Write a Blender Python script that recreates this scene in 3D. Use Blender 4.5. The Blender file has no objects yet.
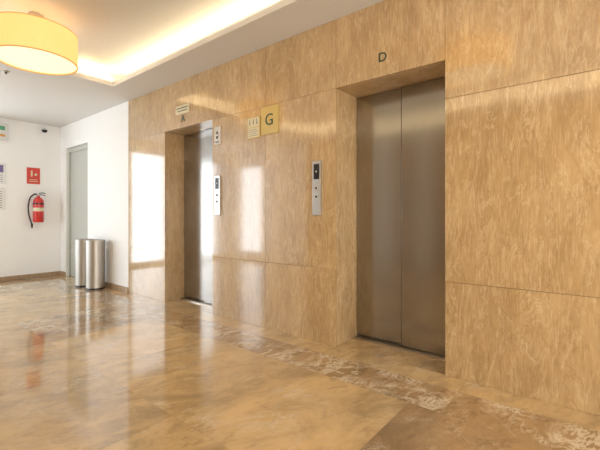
import bpy, bmesh, math
from mathutils import Vector, Matrix
COL = bpy.context.scene.collection
scene = bpy.context.scene

# ---------------------------------------------------------------- materials
def new_mat(name):
    m = bpy.data.materials.new(name); m.use_nodes = True
    nt = m.node_tree
    return m, nt, nt.nodes['Principled BSDF']

def plain(name, col, rough=0.5, metal=0.0, noise=0.04, coat=0.0, emit=None, estr=0.0, scale=40):
    m, nt, b = new_mat(name)
    tc = nt.nodes.new('ShaderNodeTexCoord')
    n = nt.nodes.new('ShaderNodeTexNoise'); n.inputs['Scale'].default_value = scale
    nt.links.new(tc.outputs['Object'], n.inputs['Vector'])
    r = nt.nodes.new('ShaderNodeValToRGB')
    r.color_ramp.elements[0].position = .3; r.color_ramp.elements[1].position = .7
    r.color_ramp.elements[0].color = tuple(c*(1-noise) for c in col)+(1,)
    r.color_ramp.elements[1].color = tuple(min(1, c*(1+noise)) for c in col)+(1,)
    nt.links.new(n.outputs['Fac'], r.inputs['Fac'])
    nt.links.new(r.outputs['Color'], b.inputs['Base Color'])
    b.inputs['Roughness'].default_value = rough
    b.inputs['Metallic'].default_value = metal
    b.inputs['Coat Weight'].default_value = coat
    b.inputs['Coat Roughness'].default_value = .04
    if emit:
        b.inputs['Emission Color'].default_value = emit+(1,)
        b.inputs['Emission Strength'].default_value = estr
    return m

def mixc(nt, a, b, fac, mode='MIX'):
    x = nt.nodes.new('ShaderNodeMix'); x.data_type = 'RGBA'; x.blend_type = mode
    for s, v in ((x.inputs[6], a), (x.inputs[7], b), (x.inputs[0], fac)):
        if hasattr(v, 'type') and hasattr(v, 'links'): nt.links.new(v, s)
        else: s.default_value = v
    return x.outputs[2]

def ramp(nt, src, stops):
    r = nt.nodes.new('ShaderNodeValToRGB')
    els = r.color_ramp.elements
    while len(els) < len(stops): els.new(.5)
    for e, (p, c) in zip(els, stops):
        e.position = p; e.color = (c[0], c[1], c[2], 1)
    nt.links.new(src, r.inputs['Fac'])
    return r.outputs['Color']

def stone_vec(nt, scale, rnd_amt=37.0, rot=(0, 0, 0)):
    tc = nt.nodes.new('ShaderNodeTexCoord'); g = nt.nodes.new('ShaderNodeNewGeometry')
    mul = nt.nodes.new('ShaderNodeMath'); mul.operation = 'MULTIPLY'; mul.inputs[1].default_value = rnd_amt
    nt.links.new(g.outputs['Random Per Island'], mul.inputs[0])
    mp = nt.nodes.new('ShaderNodeMapping'); mp.inputs['Rotation'].default_value = rot
    nt.links.new(tc.outputs['Object'], mp.inputs['Vector'])
    mp2 = nt.nodes.new('ShaderNodeMapping'); mp2.inputs['Scale'].default_value = scale
    nt.links.new(mp.outputs[0], mp2.inputs['Vector'])
    add = nt.nodes.new('ShaderNodeVectorMath'); add.operation = 'ADD'
    nt.links.new(mp2.outputs[0], add.inputs[0]); nt.links.new(mul.outputs[0], add.inputs[1])
    return add.outputs[0], g.outputs['Random Per Island']

def noise(nt, vec, scale, detail=6, rough=.6, dist=0.0):
    n = nt.nodes.new('ShaderNodeTexNoise')
    n.inputs['Scale'].default_value = scale; n.inputs['Detail'].default_value = detail
    n.inputs['Roughness'].default_value = rough; n.inputs['Distortion'].default_value = dist
    nt.links.new(vec, n.inputs['Vector'])
    return n.outputs['Fac']

def wall_marble():
    m, nt, b = new_mat('polished_travertine')
    v1, rnd = stone_vec(nt, (1.0, 1.0, .36), rot=(0, math.radians(-1), 0))
    big = noise(nt, v1, 2.6, 12, .76, .5)
    c1 = ramp(nt, big, [(.34, (.40, .255, .115)), (.5, (.53, .36, .175)), (.66, (.65, .465, .245))])
    v2, _ = stone_vec(nt, (1.0, 1.0, .08), rot=(0, 0, 0))
    fl = noise(nt, v2, 120, 4, .65, .1)
    f1 = ramp(nt, fl, [(.48, (0, 0, 0)), (.68, (.30, .30, .30))])
    c2 = mixc(nt, c1, (.86, .70, .47, 1), f1)
    fd = noise(nt, v2, 80, 5, .72, .2)
    f2 = ramp(nt, fd, [(.32, (.45, .45, .45)), (.48, (0, 0, 0))])
    c3 = mixc(nt, c2, (.34, .20, .085, 1), f2)
    # fine hairline veins, darker and lighter
    def hair(rot, sc, zs):
        vv, _ = stone_vec(nt, (1.0, 1.0, zs), rot=(0, math.radians(rot), 0))
        hn = noise(nt, vv, sc, 9, .68, .7)
        sb = nt.nodes.new('ShaderNodeMath'); sb.operation = 'SUBTRACT'; sb.inputs[1].default_value = .5; nt.links.new(hn, sb.inputs[0])
        ab = nt.nodes.new('ShaderNodeMath'); ab.operation = 'ABSOLUTE'; nt.links.new(sb.outputs[0], ab.inputs[0])
        return ramp(nt, ab.outputs[0], [(0, (.42, .42, .42)), (.018, (0, 0, 0))])
    c3 = mixc(nt, c3, (.36, .22, .09, 1), hair(5, 5.0, .28))
    c3 = mixc(nt, c3, (.84, .68, .45, 1), hair(-4, 8.0, .2))
    rr = ramp(nt, rnd, [(0, (.92, .91, .89)), (1, (1.0, 1.0, 1.0))])
    c4 = mixc(nt, c3, rr, 1.0, 'MULTIPLY')
    nt.links.new(c4, b.inputs['Base Color'])
    b.inputs['Roughness'].default_value = .085
    b.inputs['IOR'].default_value = 2.1
    return m

def floor_marble(name, base, vein_lo, vscale=11, vmax=.7, dark=.6, vw=.03, vcol=(.88, .80, .65, 1)):
    m, nt, b = new_mat(name)
    v1, rnd = stone_vec(nt, (1, 1, 1), 19.0, rot=(0, 0, math.radians(35)))
    v1s, _ = stone_vec(nt, (1, .45, 1), 19.0, rot=(0, 0, math.radians(20)))
    big = noise(nt, v1s, 3.6, 12, .75, .5)
    d = tuple(c*.70 for c in base); l = tuple(min(1, c*1.20) for c in base)
    c1 = ramp(nt, big, [(.38, d), (.5, base), (.62, l)])
    # branching veins: ridges of two distorted noises, masked by a broad noise
    def ridge(scale, w, v, dist):
        n = noise(nt, v, scale, 10, .66, dist)
        s = nt.nodes.new('ShaderNodeMath'); s.operation = 'SUBTRACT'; s.inputs[1].default_value = .5; nt.links.new(n, s.inputs[0])
        a = nt.nodes.new('ShaderNodeMath'); a.operation = 'ABSOLUTE'; nt.links.new(s.outputs[0], a.inputs[0])
        return ramp(nt, a.outputs[0], [(0, (1, 1, 1)), (w*.35, (.6, .6, .6)), (w, (0, 0, 0))])
    r1 = ridge(vscale*.45, vw, v1, .8); r2 = ridge(vscale, vw*1.5, v1s, .5)
    vf = mixc(nt, r1, r2, 1.0, 'LIGHTEN')
    msk = noise(nt, v1, 2.4, 8, .70, .6)
    mf = ramp(nt, msk, [(vein_lo, (0, 0, 0)), (vein_lo+.14, (vmax, vmax, vmax))])
    vv = mixc(nt, vf, mf, 1.0, 'MULTIPLY')
    dk = noise(nt, v1s, 11, 10, .74, .5)
    df = ramp(nt, dk, [(.38, (dark,)*3), (.47, (0, 0, 0))])
    c2 = mixc(nt, c1, tuple(c*.52 for c in base)+(1,), df)
    c3 = mixc(nt, c2, vcol, vv)
    rr = ramp(nt, rnd, [(0, (.86, .85, .83)), (1, (1.0, 1.0, 1.0))])
    c4 = mixc(nt, c3, rr, 1.0, 'MULTIPLY')
    nt.links.new(c4, b.inputs['Base Color'])
    rgh = ramp(nt, big, [(.3, (.07, .07, .07)), (.7, (.11, .11, .11))])
    nt.links.new(rgh, b.inputs['Roughness'])
    b.inputs['IOR'].default_value = 1.9
    b.inputs['Coat Weight'].default_value = .3; b.inputs['Coat Roughness'].default_value = .05
    return m

def steel(name, col, rough=.28, axis='Z', con=.06):
    m, nt, b = new_mat(name)
    tc = nt.nodes.new('ShaderNodeTexCoord'); mp = nt.nodes.new('ShaderNodeMapping')
    mp.inputs['Scale'].default_value = {'Z': (700, 700, 3), 'X': (3, 700, 700)}[axis]
    nt.links.new(tc.outputs['Object'], mp.inputs['Vector'])
    f = noise(nt, mp.outputs[0], 1.0, 2, .5)
    c = ramp(nt, f, [(.3, tuple(x*(1-con) for x in col)), (.7, tuple(min(1, x*(1+con)) for x in col))])
    nt.links.new(c, b.inputs['Base Color'])
    b.inputs['Roughness'].default_value = rough
    b.inputs['Metallic'].default_value = 1.0
    return m

M_wall = wall_marble()
M_floor = floor_marble('floor_marble_plain', (.65, .465, .245), .50, vscale=8, vmax=.55, dark=.45, vw=.022)
M_floord = floor_marble('floor_marble_brown', (.42, .275, .145), .54, vscale=8, dark=.5, vmax=.6, vw=.022)
M_floorv = floor_marble('floor_marble_veined', (.44, .29, .15), .42, vscale=9, vmax=.9, vw=.035, vcol=(.90, .80, .62, 1))
M_grout = plain('joint_filler', (.30, .20, .11), .8)
M_white = plain('white_wall_paint', (.93, .935, .935), .55, noise=.01)
M_ceil = plain('ceiling_paint', (.71, .70, .68), .7, noise=.01)
M_base = plain('brown_stone_skirting', (.42, .29, .18), .25, noise=.2)
M_steel = steel('brushed_door_steel', (.345, .325, .30), .17)
M_steel2 = steel('satin_panel_steel', (.56, .56, .55), .28)
M_steelb = steel('bin_steel', (.46, .44, .41), .45)
M_alu = steel('sill_aluminium', (.55, .50, .43), .35, 'X')
M_black = plain('black_plastic', (.012, .012, .014), .25)
M_dark = plain('dark_shaft', (.02, .018, .015), .7)
M_green = plain('dark_green_lettering', (.045, .08, .055), .4)
M_gold = plain('brass_yellow_plate', (.66, .51, .18), .35, noise=.03, coat=.2)
M_cream = plain('cream_plate', (.76, .70, .50), .35)
M_wplate = plain('white_plate', (.70, .70, .68), .35)
M_red = plain('red_enamel', (.62, .025, .02), .25, coat=.5)
M_redsign = plain('red_sign_face', (.66, .06, .04), .4)
M_purple = plain('purple_print', (.20, .16, .36), .5)
M_grn = plain('green_print', (.10, .36, .20), .5)
M_greydoor = plain('neutral_grey_door_paint', (.52, .54, .50), .4, noise=.02)
M_frame = plain('window_frame_paint', (.5, .5, .48), .4)
M_shade = plain('pendant_shade_fabric', (.60, .42, .20), .8, noise=.03, emit=(1.0, .48, .15), estr=.56)
M_diff = plain('pendant_diffuser', (.82, .76, .60), .5, emit=(1.0, .80, .50), estr=.5)
M_rim = plain('shade_trim', (.55, .34, .12), .7, emit=(1.0, .37, .09), estr=.2)
M_led = plain('led_tape', (1, .9, .7), .5, emit=(1.0, .78, .46), estr=13)
M_paper = plain('paper', (.8, .8, .8), .7)
M_amber = plain('amber_display', (.7, .35, .1), .4)

# ---------------------------------------------------------------- helpers
def bx(bm, x0, x1, y0, y1, z0, z1, mi=0, bev=0.0):
    r = bmesh.ops.create_cube(bm, size=1)
    vs = r['verts']
    bmesh.ops.scale(bm, vec=(x1-x0, y1-y0, z1-z0), verts=vs)
    bmesh.ops.translate(bm, vec=((x0+x1)/2, (y0+y1)/2, (z0+z1)/2), verts=vs)
    fs = {f for v in vs for f in v.link_faces}
    for f in fs: f.material_index = mi
    if bev:
        es = list({e for v in vs for e in v.link_edges})
        r = bmesh.ops.bevel(bm, geom=es, offset=bev, segments=2, affect='EDGES', profile=.5)
        for f in r['faces']: f.material_index = mi

def cy(bm, c, r, h, axis='Z', seg=40, r2=None, bev=0):
    """cylinder centred on c"""
    rot = {'Z': Matrix(), 'Y': Matrix.Rotation(math.pi/2, 4, 'X'), 'X': Matrix.Rotation(math.pi/2, 4, 'Y')}[axis]
    bmesh.ops.create_cone(bm, cap_ends=True, segments=seg, radius1=r, radius2=r if r2 is None else r2, depth=h,
                          matrix=Matrix.Translation(c) @ rot)

def lathe(bm, prof, seg=48, cx=0, cy_=0):
    rings = []
    for r, z in prof:
        if r < 1e-5: rings.append([bm.verts.new((cx, cy_, z))])
        else: rings.append([bm.verts.new((cx+r*math.cos(2*math.pi*i/seg), cy_+r*math.sin(2*math.pi*i/seg), z)) for i in range(seg)])
    for a, b in zip(rings, rings[1:]):
        for i in range(seg):
            j = (i+1) % seg
            if len(a) == 1 and len(b) == 1: continue
            if len(a) == 1: bm.faces.new((a[0], b[j], b[i]))
            elif len(b) == 1: bm.faces.new((a[i], a[j], b[0]))
            else: bm.faces.new((a[i], a[j], b[j], b[i]))

def tube(bm, pts, rad, seg=12):
    """sweep a circle along a smoothed path"""
    P = [Vector(p) for p in pts]
    Q = []
    n = len(P)
    for i in range(n-1):
        p0, p1, p2, p3 = P[max(i-1, 0)], P[i], P[i+1], P[min(i+2, n-1)]
        for k in range(8):
            t = k/8
            Q.append(.5*((2*p1)+(-p0+p2)*t+(2*p0-5*p1+4*p2-p3)*t*t+(-p0+3*p1-3*p2+p3)*t**3))
    Q.append(P[-1])
    rings = []; up = Vector((0, 0, 1)); prev = None
    for i, q in enumerate(Q):
        d = (Q[min(i+1, len(Q)-1)]-Q[max(i-1, 0)]).normalized()
        if prev is None:
            a = d.cross(up)
            if a.length < .01: a = d.cross(Vector((1, 0, 0)))
        else: a = prev-d*prev.dot(d)
        a.normalize(); prev = a; b = d.cross(a)
        rings.append([bm.verts.new(q+rad*(math.cos(2*math.pi*k/seg)*a+math.sin(2*math.pi*k/seg)*b)) for k in range(seg)])
    for r0, r1 in zip(rings, rings[1:]):
        for k in range(seg):
            j = (k+1) % seg
            bm.faces.new((r0[k], r0[j], r1[j], r1[k]))
    bm.faces.new(rings[0]); bm.faces.new(rings[-1])

def mk(name, bm, mats, smooth=False, parent=None, loc=(0, 0, 0), **props):
    bmesh.ops.recalc_face_normals(bm, faces=bm.faces)
    me = bpy.data.meshes.new(name); bm.to_mesh(me); bm.free()
    for m in (mats if isinstance(mats, (list, tuple)) else [mats]): me.materials.append(m)
    if smooth:
        for p in me.polygons: p.use_smooth = True
        me.set_sharp_from_angle(angle=math.radians(35))
    o = bpy.data.objects.new(name, me); COL.objects.link(o)
    o.location = loc
    if parent: o.parent = parent
    for k, v in props.items(): o[k] = v
    return o

def thing(name, loc, label, category, rotz=0, group=None):
    e = bpy.data.objects.new(name, None); COL.objects.link(e)
    e.empty_display_size = .1; e.location = loc; e.rotation_euler = (0, 0, rotz)
    e['label'] = label; e['category'] = category
    if group: e['group'] = group
    return e

def txt(name, s, size, mat, parent, loc, rot, depth=.002, off=.008, **props):
    cu = bpy.data.curves.new(name, 'FONT'); cu.body = s; cu.size = size
    cu.extrude = depth; cu.align_x = 'CENTER'; cu.align_y = 'CENTER'; cu.offset = size*off
    t = bpy.data.objects.new(name+'_tmp', cu); COL.objects.link(t)
    bpy.context.view_layer.update()
    me = bpy.data.meshes.new_from_object(t.evaluated_get(bpy.context.evaluated_depsgraph_get()))
    bpy.data.objects.remove(t)
    me.materials.clear(); me.materials.append(mat)
    o = bpy.data.objects.new(name, me); COL.objects.link(o)
    o.location = loc; o.rotation_euler = rot
    if parent: o.parent = parent
    for k, v in props.items(): o[k] = v
    return o

S = dict(kind='structure')
YW = 2.66          # face of the lift wall
YD = 2.98          # face of lift doors
YDA = 2.92
H = 2.785          # low ceiling
XE = -7.95         # end wall
XM = -5.34         # marble ends
XR = 2.6           # wall on the near side
YL = -1.5          # window wall
A0, A1 = -4.376, -3.41
D0, D1 = -1.748, -.842
HD = 2.2

# ---------------------------------------------------------------- marble wall
bm = bmesh.new()
g = .0011
def slab(x0, x1, z0, z1):
    bx(bm, x0+g, x1-g, YW, YW+.03, z0+g, z1-g, 0, .001)
def col(x0, x1, joints):
    zs = [0]+joints+[H]
    for a, b in zip(zs, zs[1:]): slab(x0, x1, a, b)
col(XM, A0-.0, [.657, 2.2])
slab(A0, A1, HD, H)
col(A1, -2.58, [.657, 2.2])
col(-2.58, D0, [.657, 2.2])
slab(D0, D1, HD, H)
col(D1, .55, [.657, 1.93])
col(.55, XR, [.657, 1.93])
# core behind slabs + jamb and head linings
yc0, yc1 = YW+.031, YD+.16
for x0, x1 in ((XM, A0-.032), (A1+.032, D0-.032), (D1+.032, XR)):
    bx(bm, x0, x1, yc0, yc1, 0, H, 1)
for x0, x1 in ((A0-.032, A1+.032), (D0-.032, D1+.032)):
    bx(bm, x0, x1, yc0, yc1, HD+.032, H, 1)
for x0, x1 in ((A0, A1), (D0, D1)):
    bx(bm, x0-.03, x0, YW+.031, yc1, 0, HD, 0, .001)
    bx(bm, x1, x1+.03, YW+.031, yc1, 0, HD, 0, .001)
    bx(bm, x0-.03, x1+.03, YW+.031, yc1, HD, HD+.03, 0, .001)
mk('wall_right', bm, [M_wall, M_grout], **S)

# ---------------------------------------------------------------- white walls
dx0, dx1, dh = -7.70, -6.74, 2.36
YR = YW+.06
bm = bmesh.new()
bx(bm, dx1, XM, YW, YD+.16, 0, H)
bx(bm, XE-.15, dx0, YW, YD+.16, 0, H)
bx(bm, dx0, dx1, YW, YD+.16, dh, H)
mk('wall_far_right', bm, M_white, **S)
# far wall with a glazed opening
fy0, fy1, fz0, fz1 = -1.3, 1.3, .03, 2.6
bm = bmesh.new()
bx(bm, XE-.15, XE, fy1, YW, 0, H); bx(bm, XE-.15, XE, YL-.2, fy0, 0, H); bx(bm, XE-.15, XE, fy0, fy1, fz1, H); bx(bm, XE-.15, XE, fy0, fy1, 0, fz0)
mk('wall_far', bm, M_white, **S)
w0, w1, wz0, wz1 = -7.80, -6.75, .12, 2.45
bm = bmesh.new()
bx(bm, XE, w0, YL-.2, YL, 0, 3.1)
bx(bm, w1, -5.3, YL-.2, YL, 0, 3.1)
bx(bm, -5.3, XR+.15, YL-.2, YL-.03, 0, 3.1)
bx(bm, w0, w1, YL-.2, YL, 0, wz0); bx(bm, w0, w1, YL-.2, YL, wz1, 3.1)
# opposite side of the lobby: stone facing with unseen white bays added to reflect in the lift door
xs = [(-5.3, -3.95, 1), (-3.95, -3.45, 0), (-3.45, -2.92, 1), (-2.92, -2.62, 0), (-2.62, -1.4, 1), (-1.4, -.1, 1), (-.1, 1.2, 1), (1.2, XR, 1)]
for a, b, mi in xs:
    for c, d in ((0, .657), (.657, 2.2), (2.2, H)):
        bx(bm, a+g, b-g, YL-.03, YL, c+g, d-g, mi, .001)
mk('wall_left', bm, [M_white, M_wall], **S)
ny0, ny1 = -.9, 1.6
bm = bmesh.new()
bx(bm, XR, XR+.15, YL, ny0, 0, 3.1); bx(bm, XR, XR+.15, ny1, YD+.16, 0, 3.1); bx(bm, XR, XR+.15, ny0, ny1, fz1, 3.1); bx(bm, XR, XR+.15, ny0, ny1, 0, fz0)
mk('wall_near', bm, M_white, **S)
t_ = .05
bm = bmesh.new()
y0, y1 = YL-.14, YL-.08
bx(bm, w0, w1, y0, y1, wz0, wz0+t_); bx(bm, w0, w1, y0, y1, wz1-t_, wz1)
for x in (w0, w1-t_): bx(bm, x, x+t_, y0, y1, wz0+t_, wz1-t_)
mk('window_1', bm, M_frame, **S)
def xwin(name, xa, xb, ya, yb, n):
    bm = bmesh.new()
    bx(bm, xa, xb, ya, yb, fz0, fz0+t_); bx(bm, xa, xb, ya, yb, fz1-t_, fz1)
    for i in range(n+1):
        y = ya+(yb-ya-t_)*i/n
        bx(bm, xa, xb, y, y+t_, fz0+t_, fz1-t_)
    mk(name, bm, M_frame, **S)
xwin('window_2', XE-.12, XE-.06, fy0, fy1, 3)
xwin('fill_window_3', XR+.06, XR+.12, ny0, ny1, 3)  # unseen opening added at the near end to let fill light in

# recessed doorway in the white wall
bm = bmesh.new()
bx(bm, dx0, dx1, YR, YR+.05, 0.005, dh-.01)
bx(bm, dx0, dx0+.07, YR-.03, YR-.001, 0.005, dh-.01); bx(bm, dx1-.07, dx1, YR-.03, YR-.001, 0.005, dh-.01)
bx(bm, dx0+.07, dx1-.07, YR-.03, YR-.001, dh-.08, dh-.01)
mk('door_1', bm, M_greydoor, **S)

# skirtings
bm = bmesh.new(); bx(bm, dx1, XM-.004, YW-.014, YW, 0.002, .075, 0, .002); bx(bm, XE, dx0, YW-.014, YW, 0.002, .075)
mk('baseboard_right', bm, M_base, **S)
bm = bmesh.new(); bx(bm, XE, XE+.014, fy1, YW-.016, 0.002, .075, 0, .002)
mk('baseboard_far', bm, M_base, **S)

# ---------------------------------------------------------------- floor
bm = bmesh.new()
bx(bm, XE-.15, XR+.15, YL-.2, YD+.16, -.1, -.0015, 2)
def tile(x0, x1, y0, y1, mi):
    q = .0009
    vs = [bm.verts.new(p) for p in ((x0+q, y0+q, 0), (x1-q, y0+q, 0), (x1-q, y1-q, 0), (x0+q, y1-q, 0))]
    f = bm.faces.new(vs); f.material_index = mi
T = .965
ys = [2.14-T*i for i in range(5)]
kinds = {(0, 0): 3, (6, 1): 1, (7, 0): 1, (4, 0): 1}
for i in range(-4, 8):
    x1 = -.89-T*(i-1)+0; x0 = x1-T
    x0c, x1c = max(x0, XE), min(x1, XR)
    if x1c <= x0c: continue
    for j in range(4):
        tile(x0c, x1c, max(ys[j]-T, YL-.19), ys[j], kinds.get((i, j), 0))
x = XE
while x < XR:
    x2 = min(x+1.45, XR)
    tile(x, x2, 2.14, 2.47, 1)
    tile(x, x2, 2.47, 2.68, 0)
    x = x2
for a, b in ((A0, A1), (D0, D1), (dx0, dx1)):
    tile(a, b, 2.68, YD+.1, 0)
mk('floor', bm, [M_floor, M_floorv, M_grout, M_floord], **S)

# ---------------------------------------------------------------- ceiling with cove
tx0, tx1, ty0, ty1 = -4.9, 2.1, -1.0, 2.24   # tray opening
cb = .17; UZ = 3.0; lip = .06
bm = bmesh.new()
bx(bm, XE-.15, tx0-cb, YL-.2, YD+.16, H, UZ)
bx(bm, tx1+cb, XR+.15, YL-.0, YD+.16, H, UZ)
bx(bm, tx0-cb, tx1+cb, ty1+cb, YD+.16, H, UZ)
bx(bm, tx0-cb, tx1+cb, YL, ty0-cb, H, UZ)
bx(bm, tx0-cb, tx0, ty0-cb, ty1+cb, H, H+lip)
bx(bm, tx1, tx1+cb, ty0-cb, ty1+cb, H, H+lip)
bx(bm, tx0, tx1, ty1, ty1+cb, H, H+lip)
bx(bm, tx0, tx1, ty0-cb, ty0, H, H+lip)
bx(bm, XE-.15, XR+.15, YL-.2, YD+.16, UZ, UZ+.1)
mk('ceiling', bm, M_ceil, **S)
def led(a):
    bm = bmesh.new(); bx(bm, *a)
    mk('led_strip', bm, M_led, label='warm LED tape lying on the ceiling cove ledge', category='light strip', group='cove light strips')
zl = H+lip
led((tx0-.02, tx1+.02, ty1+.06, ty1+.08, zl, zl+.012))
led((tx0-.02, tx1+.02, ty0-.08, ty0-.06, zl, zl+.012))
led((tx0-.08, tx0-.06, ty0-.02, ty1+.02, zl, zl+.012))
led((tx1+.06, tx1+.08, ty0-.02, ty1+.02, zl, zl+.012))

# ---------------------------------------------------------------- lift doors
def lift(x0, x1, yd, lab):
    w = x1-x0
    t = thing('elevator_door', (x0, yd, 0), lab, 'elevator door', group='elevator doors')
    m = w/2
    bm = bmesh.new(); bx(bm, .003, m+.01, .022, .05, .0155, HD-.003, 0, .002); mk('door_panel', bm, M_steel, parent=t)
    bm = bmesh.new(); bx(bm, m-.004, w-.003, -.006, .020, .0155, HD-.003, 0, .003); mk('door_panel', bm, M_steel, parent=t)
    bm = bmesh.new(); bx(bm, m-.012, m-.0045, .004, .021, .0155, HD-.003); mk('door_seal', bm, M_black, parent=t)
    bm = bmesh.new()
    bx(bm, .003, w-.003, -.05, .06, .0, .012)
    for k in range(4): bx(bm, .003, w-.003, -.044+.011*k, -.039+.011*k, .012, .015)
    mk('door_sill', bm, M_alu, parent=t)
    bm = bmesh.new(); bx(bm, .003, w-.003, .07, .1, 0.001, HD-.003); mk('shaft_back', bm, M_dark, parent=t)
lift(A0, A1, YDA, 'brushed steel two-panel elevator door under the letter A')
lift(D0, D1, YD, 'brushed steel two-panel elevator door under the letter D')

RW = (math.pi/2, 0, 0)   # lettering facing -Y

# ---------------------------------------------------------------- call panels
def call_panel(x, z0, z1, w, lab):
    t = thing('elevator_call_panel', (x, YW, z0), lab, 'call panel', group='elevator call panels')
    h = z1-z0
    bm = bmesh.new(); bx(bm, -w/2, w/2, -.022, .001, 0, h, 0, .004); mk('face_plate', bm, M_steel2, parent=t)
    bm = bmesh.new(); bx(bm, -w*.32, w*.32, -.0245, -.022, h*.66, h*.94, 0, .001); mk('display', bm, M_black, parent=t)
    bm = bmesh.new()
    vs = [bm.verts.new(p) for p in ((-.010, -.0252, h*.79), (.010, -.0252, h*.79), (0, -.0252, h*.83))]; bm.faces.new(vs)
    mk('display_symbol', bm, M_cream, parent=t)
    for zz in (.50, .34):
        bm = bmesh.new(); cy(bm, (0, -.024, h*zz), .011, .005, 'Y')
        mk('button', bm, M_black, True, parent=t)
        bm = bmesh.new(); lathe(bm, [(.012, -.003), (.016, -.003), (.016, .003), (.012, .003), (.012, -.003)])
        bmesh.ops.rotate(bm, cent=(0, 0, 0), matrix=Matrix.Rotation(math.pi/2, 3, 'X'), verts=bm.verts)
        mk('button_ring', bm, M_wplate, True, parent=t, loc=(0, -.024, h*zz))
call_panel(-1.937, 1.12, 1.597, .092, 'tall steel call panel beside the elevator marked D')
call_panel(-3.30, 1.125, 1.56, .092, 'tall steel call panel beside the elevator marked A')

# indicator above call panel A
t = thing('floor_indicator', (-3.31, YW, 1.905), 'small white plate with black arrow symbols near elevator A', 'sign')
bm = bmesh.new(); bx(bm, -.05, .05, -.012, .001, 0, .20, 0, .003); mk('plate', bm, M_wplate, parent=t)
bm = bmesh.new()
for zc, s in ((.135, 1), (.075, -1)):
    vs = [bm.verts.new(p) for p in ((-.025, -.013, zc-s*.018), (.025, -.013, zc-s*.018), (0, -.013, zc+s*.022))]; bm.faces.new(vs)
bx(bm, -.03, .03, -.0135, -.012, .022, .034)
mk('symbol', bm, M_black, parent=t)

# G sign
t = thing('floor_sign', (-2.512, YW, 1.914), 'square brass-yellow plate with dark letter G', 'sign')
bm = bmesh.new(); bx(bm, -.112, .112, -.015, .001, 0, .27, 0, .002); mk('plate', bm, M_gold, parent=t)
txt('lettering', 'G', .16, M_green, t, (0, -.0165, .135), RW, off=0)
# neighbouring notice
t = thing('notice_sign', (-2.735, YW, 1.90), 'small cream notice plate with pictograms beside the G plate', 'sign')
bm = bmesh.new(); bx(bm, -.088, .088, -.012, .001, 0, .215, 0, .002); mk('plate', bm, M_gold, parent=t)
bm = bmesh.new(); bx(bm, -.078, .078, -.014, -.012, .115, .205); bx(bm, -.078, .078, -.014, -.012, .01, .105); mk('printed_panel', bm, M_cream, parent=t)
bm = bmesh.new()
for k in range(4): bx(bm, -.065, .065-.02*(k % 2), -.0148, -.014, .025+.02*k, .029+.02*k)
for k in range(3):
    xk = -.05+.05*k
    cy(bm, (xk, -.0145, .183), .006, .001, 'Y', 16); bx(bm, xk-.005, xk+.005, -.015, -.014, .138, .173)
mk('printed_symbol', bm, M_green, parent=t)

# plate above A + letters
t = thing('notice_plate', (-3.98, YW, 2.365), 'small cream nameplate above the elevator marked A', 'sign')
bm = bmesh.new(); bx(bm, -.14, .14, -.012, .001, 0, .105, 0, .002); mk('plate', bm, M_cream, parent=t)
bm = bmesh.new()
bx(bm, -.12, .12, -.0128, -.012, .064, .076); bx(bm, -.10, .10, -.0128, -.012, .03, .041); mk('printed_line', bm, M_green, parent=t)
o = txt('elevator_letter', 'A', .115, M_green, None, (-3.975, YW-.002, 2.305), RW, .003)
o['label'] = 'dark green letter A fixed above the elevator opening'; o['category'] = 'letter'
o = txt('elevator_letter', 'D', .10, M_green, None, (-1.315, YW-.002, 2.345), RW, .003, off=.004)
o['label'] = 'dark green letter D fixed above the elevator opening'; o['category'] = 'letter'

# ---------------------------------------------------------------- pendants
def pendant(x, y, lab):
    R, z0, z1 = .336, 2.56, 2.84
    t = thing('pendant_lamp', (x, y, UZ), lab, 'ceiling lamp', group='drum pendant lamps')
    a, b = z0-UZ, z1-UZ
    bm = bmesh.new(); lathe(bm, [(R, a), (R, b), (R-.006, b), (R-.006, a), (R, a)], 96); mk('lamp_shade', bm, M_shade, True, parent=t)
    bm = bmesh.new()
    for z in (a, b): lathe(bm, [(R+.002, z-.003), (R+.002, z+.005), (R-.008, z+.005), (R-.008, z-.003), (R+.002, z-.003)], 96)
    mk('shade_rim', bm, M_rim, True, parent=t)
    bm = bmesh.new(); lathe(bm, [(0, a+.012), (R-.008, a+.012), (R-.008, a+.018), (0, a+.018)], 96); mk('diffuser', bm, M_diff, True, parent=t)
    bm = bmesh.new(); cy(bm, (0, 0, (b-.02)/2), .012, -(b-.02)*1.0, 'Z', 20); cy(bm, (0, 0, -.0125), .06, .025, 'Z', 40)
    for k in range(3):
        an = k*2*math.pi/3
        tube(bm, [(0, 0, b-.02), (R*.5*math.cos(an), R*.5*math.sin(an), b-.02), ((R-.01)*math.cos(an), (R-.01)*math.sin(an), b-.02)], .004, 8)
    mk('stem', bm, M_steel2, True, parent=t)
pendant(-4.12, 1.174, 'round drum pendant lamp with glowing yellow fabric shade')
pendant(-1.01, 1.174, 'round drum pendant lamp with glowing yellow fabric shade')

# ceiling details
def puck(name, x, y, z, r, h, lab, cat, mat):
    t = thing(name, (x, y, z), lab, cat)
    bm = bmesh.new(); lathe(bm, [(0, .002), (r, .002), (r, -h*.5), (r*.75, -h), (0, -h)]); mk('housing', bm, mat, True, parent=t)
    bm = bmesh.new(); cy(bm, (0, 0, -h-.006), r*.35, .014, 'Z', 20); mk('sensor', bm, M_black, True, parent=t)
puck('smoke_detector', -2.95, 1.22, UZ, .05, .04, 'small white smoke detector on the ceiling', 'smoke detector', M_wplate)
puck('sprinkler_head', -5.35, 1.23, H, .03, .015, 'small metal sprinkler on the ceiling', 'sprinkler', M_steel2)

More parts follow.
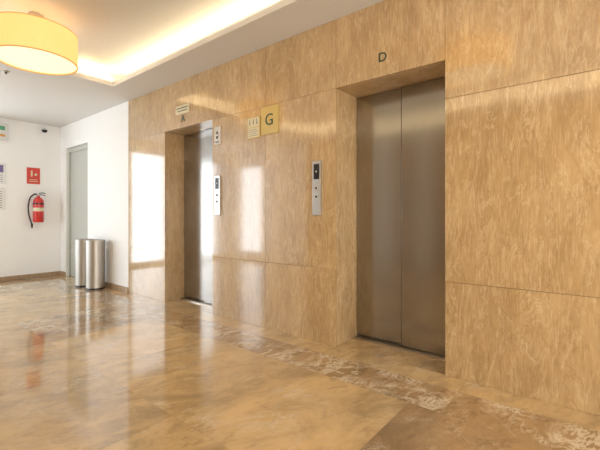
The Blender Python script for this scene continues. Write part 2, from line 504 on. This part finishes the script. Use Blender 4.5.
# dome camera on end wall
t = thing('security_camera', (XE, 2.38, 2.68), 'small white and black dome camera high on the white wall', 'camera')
bm = bmesh.new(); bx(bm, -.001, .07, -.03, .03, 0, .04, 0, .006); mk('bracket', bm, M_wplate, parent=t)
bm = bmesh.new(); lathe(bm, [(0, -.05), (.03, -.042), (.042, -.02), (.045, 0), (0, 0)], 32, .06, 0); mk('dome', bm, M_black, True, parent=t)

# ---------------------------------------------------------------- steel bins
def bin_(x, y, lab):
    t = thing('waste_bin', (x, y, 0), lab, 'bin', group='steel waste bins')
    r, h = .13, .75
    bm = bmesh.new(); lathe(bm, [(0, .03), (r, .03), (r, h-.03), (r-.004, h-.03), (r-.004, .04), (0, .04)], 64); mk('body', bm, M_steelb, True, parent=t)
    bm = bmesh.new(); lathe(bm, [(0, 0.0), (r-.006, 0), (r-.006, .03), (0, .03)], 64); mk('base', bm, M_black, True, parent=t)
    bm = bmesh.new(); lathe(bm, [(r+.003, h-.03), (r+.003, h-.004), (r-.002, h), (r-.045, h), (r-.045, h-.03), (r+.003, h-.03)], 64); mk('rim', bm, M_steelb, True, parent=t)
    bm = bmesh.new(); lathe(bm, [(0, h-.028), (r-.046, h-.028), (r-.046, h-.02), (0, h-.02)], 64); mk('lid', bm, M_black, True, parent=t)
bin_(-6.0, 2.48, 'cylindrical brushed steel bin standing against the white wall')
bin_(-6.38, 2.47, 'cylindrical brushed steel bin standing against the doorway jamb')

# ---------------------------------------------------------------- fire extinguisher
t = thing('fire_extinguisher', (XE+.095, 2.275, 1.0), 'red fire extinguisher with black hose hung on the white wall', 'fire extinguisher')
r = .082
bm = bmesh.new(); lathe(bm, [(0, 0), (r*.9, 0), (r, .012), (r, .36), (r*.93, .40), (r*.7, .43), (r*.35, .45), (.024, .455), (.024, .48), (0, .48)], 48); mk('cylinder', bm, M_red, True, parent=t)
bm = bmesh.new(); lathe(bm, [(r+.001, .20), (r+.001, .26)], 48); mk('label_band', bm, M_cream, True, parent=t)
bm = bmesh.new(); cy(bm, (0, 0, .495), .02, .035, 'Z', 24); cy(bm, (.03, 0, .495), .016, .02, 'X', 24); mk('valve', bm, M_steel2, True, parent=t)
bm = bmesh.new()
tube(bm, [(0, .0, .51), (0, .05, .53), (0, .11, .52)], .008, 8); tube(bm, [(0, .0, .50), (0, .05, .497), (0, .11, .48)], .007, 8)
mk('handle', bm, M_black, True, parent=t)
bm = bmesh.new(); tube(bm, [(0, -.015, .495), (.0, -.06, .50), (0, -.125, .43), (0, -.15, .30), (0, -.145, .15), (0, -.115, .02), (0, -.10, -.03)], .012, 12)
mk('hose', bm, M_black, True, parent=t)
bm = bmesh.new(); cy(bm, (0, -.098, -.06), .012, .08, 'Z', 20, .018); mk('nozzle', bm, M_black, True, parent=t)
bm = bmesh.new(); bx(bm, -.097, -.075, -.03, .03, .05, .44); lathe(bm, [(r+.002, .32), (r+.002, .345)], 48); mk('bracket', bm, M_black, True, parent=t)

t = thing('fire_sign', (XE, 2.225, 1.69), 'red rectangular fire equipment sign on the white wall', 'sign')
bm = bmesh.new(); bx(bm, -.001, .008, -.10, .10, 0, .29, 0, .001); mk('plate', bm, M_redsign, parent=t)
bm = bmesh.new()
bx(bm, .008, .0095, -.07, .07, .04, .050); bx(bm, .008, .0095, -.06, .06, .07, .08)
bx(bm, .008, .0095, -.04, -.015, .13, .24); cy(bm, (.0088, .035, .17), .022, .0015, 'X', 24)
mk('printed_symbol', bm, M_cream, parent=t)

t = thing('exit_box', (XE, 1.74, 2.40), 'white wall-mounted box with green marking near the ceiling', 'emergency light')
bm = bmesh.new(); bx(bm, -.001, .06, -.16, .11, 0, .29, 0, .006); mk('housing', bm, M_wplate, parent=t)
bm = bmesh.new(); bx(bm, .06, .063, -.13, .06, .17, .24); mk('face', bm, M_grn, parent=t)
bm = bmesh.new(); bx(bm, .06, .063, -.13, .06, .06, .10); mk('printed_strip', bm, M_amber, parent=t)
for (y, z, hh, m, lab) in ((1.71, 1.66, .36, M_purple, 'white notice with purple print on the wall'), (1.70, 1.22, .38, M_dark, 'white paper notice with small print on the wall')):
    t = thing('notice_poster', (XE, y, z), lab, 'poster')
    bm = bmesh.new(); bx(bm, -.001, .006, -.14, .12, 0, hh); mk('sheet', bm, M_paper, parent=t)
    bm = bmesh.new()
    if m is M_purple: bx(bm, .006, .0068, -.12, .08, hh*.55, hh*.9)
    for k in range(8 if m is M_dark else 4): bx(bm, .006, .0068, -.12, .07, hh*(.1+.1*k), hh*(.12+.1*k))
    mk('print', bm, m, parent=t)

# ---------------------------------------------------------------- light
w = bpy.data.worlds.new('World'); scene.world = w; w.use_nodes = True
bg = w.node_tree.nodes['Background']; bg.inputs['Color'].default_value = (.86, .93, 1.0, 1); bg.inputs['Strength'].default_value = .9
def area(name, loc, rot, sx, sy, e, c):
    l = bpy.data.lights.new(name, 'AREA'); l.shape = 'RECTANGLE'; l.size = sx; l.size_y = sy; l.energy = e; l.color = c
    o = bpy.data.objects.new(name, l); COL.objects.link(o); o.location = loc; o.rotation_euler = rot
area('daylight_and_fill', ((w0+w1)/2, YL-.3, 1.3), (-math.pi/2, 0, math.pi), 1.05, 2.3, 15, (.90, .96, 1.0))
area('daylight_and_fill', (XE-.35, (fy0+fy1)/2, 1.3), (-math.pi/2, 0, math.pi/2), 2.5, 2.5, 40, (.92, .97, 1.0))
area('daylight_and_fill', (XR+.35, (ny0+ny1)/2, 1.3), (-math.pi/2, 0, -math.pi/2), 2.5, 2.3, 72, (1.0, .93, .82))  # added warm fill from the near end, brightens stone and door reveal

cam = bpy.data.cameras.new('cam'); co = bpy.data.objects.new('camera', cam); COL.objects.link(co)
cam.sensor_width = 36; cam.lens = 373/600*36; cam.shift_y = -.015; cam.clip_start = .02
co.location = (0, 0, 1.113); co.rotation_euler = (math.pi/2, 0, math.radians(38.81))
scene.camera = co
scene.view_settings.view_transform = 'Standard'
scene.view_settings.look = 'None'
scene.view_settings.exposure = .95
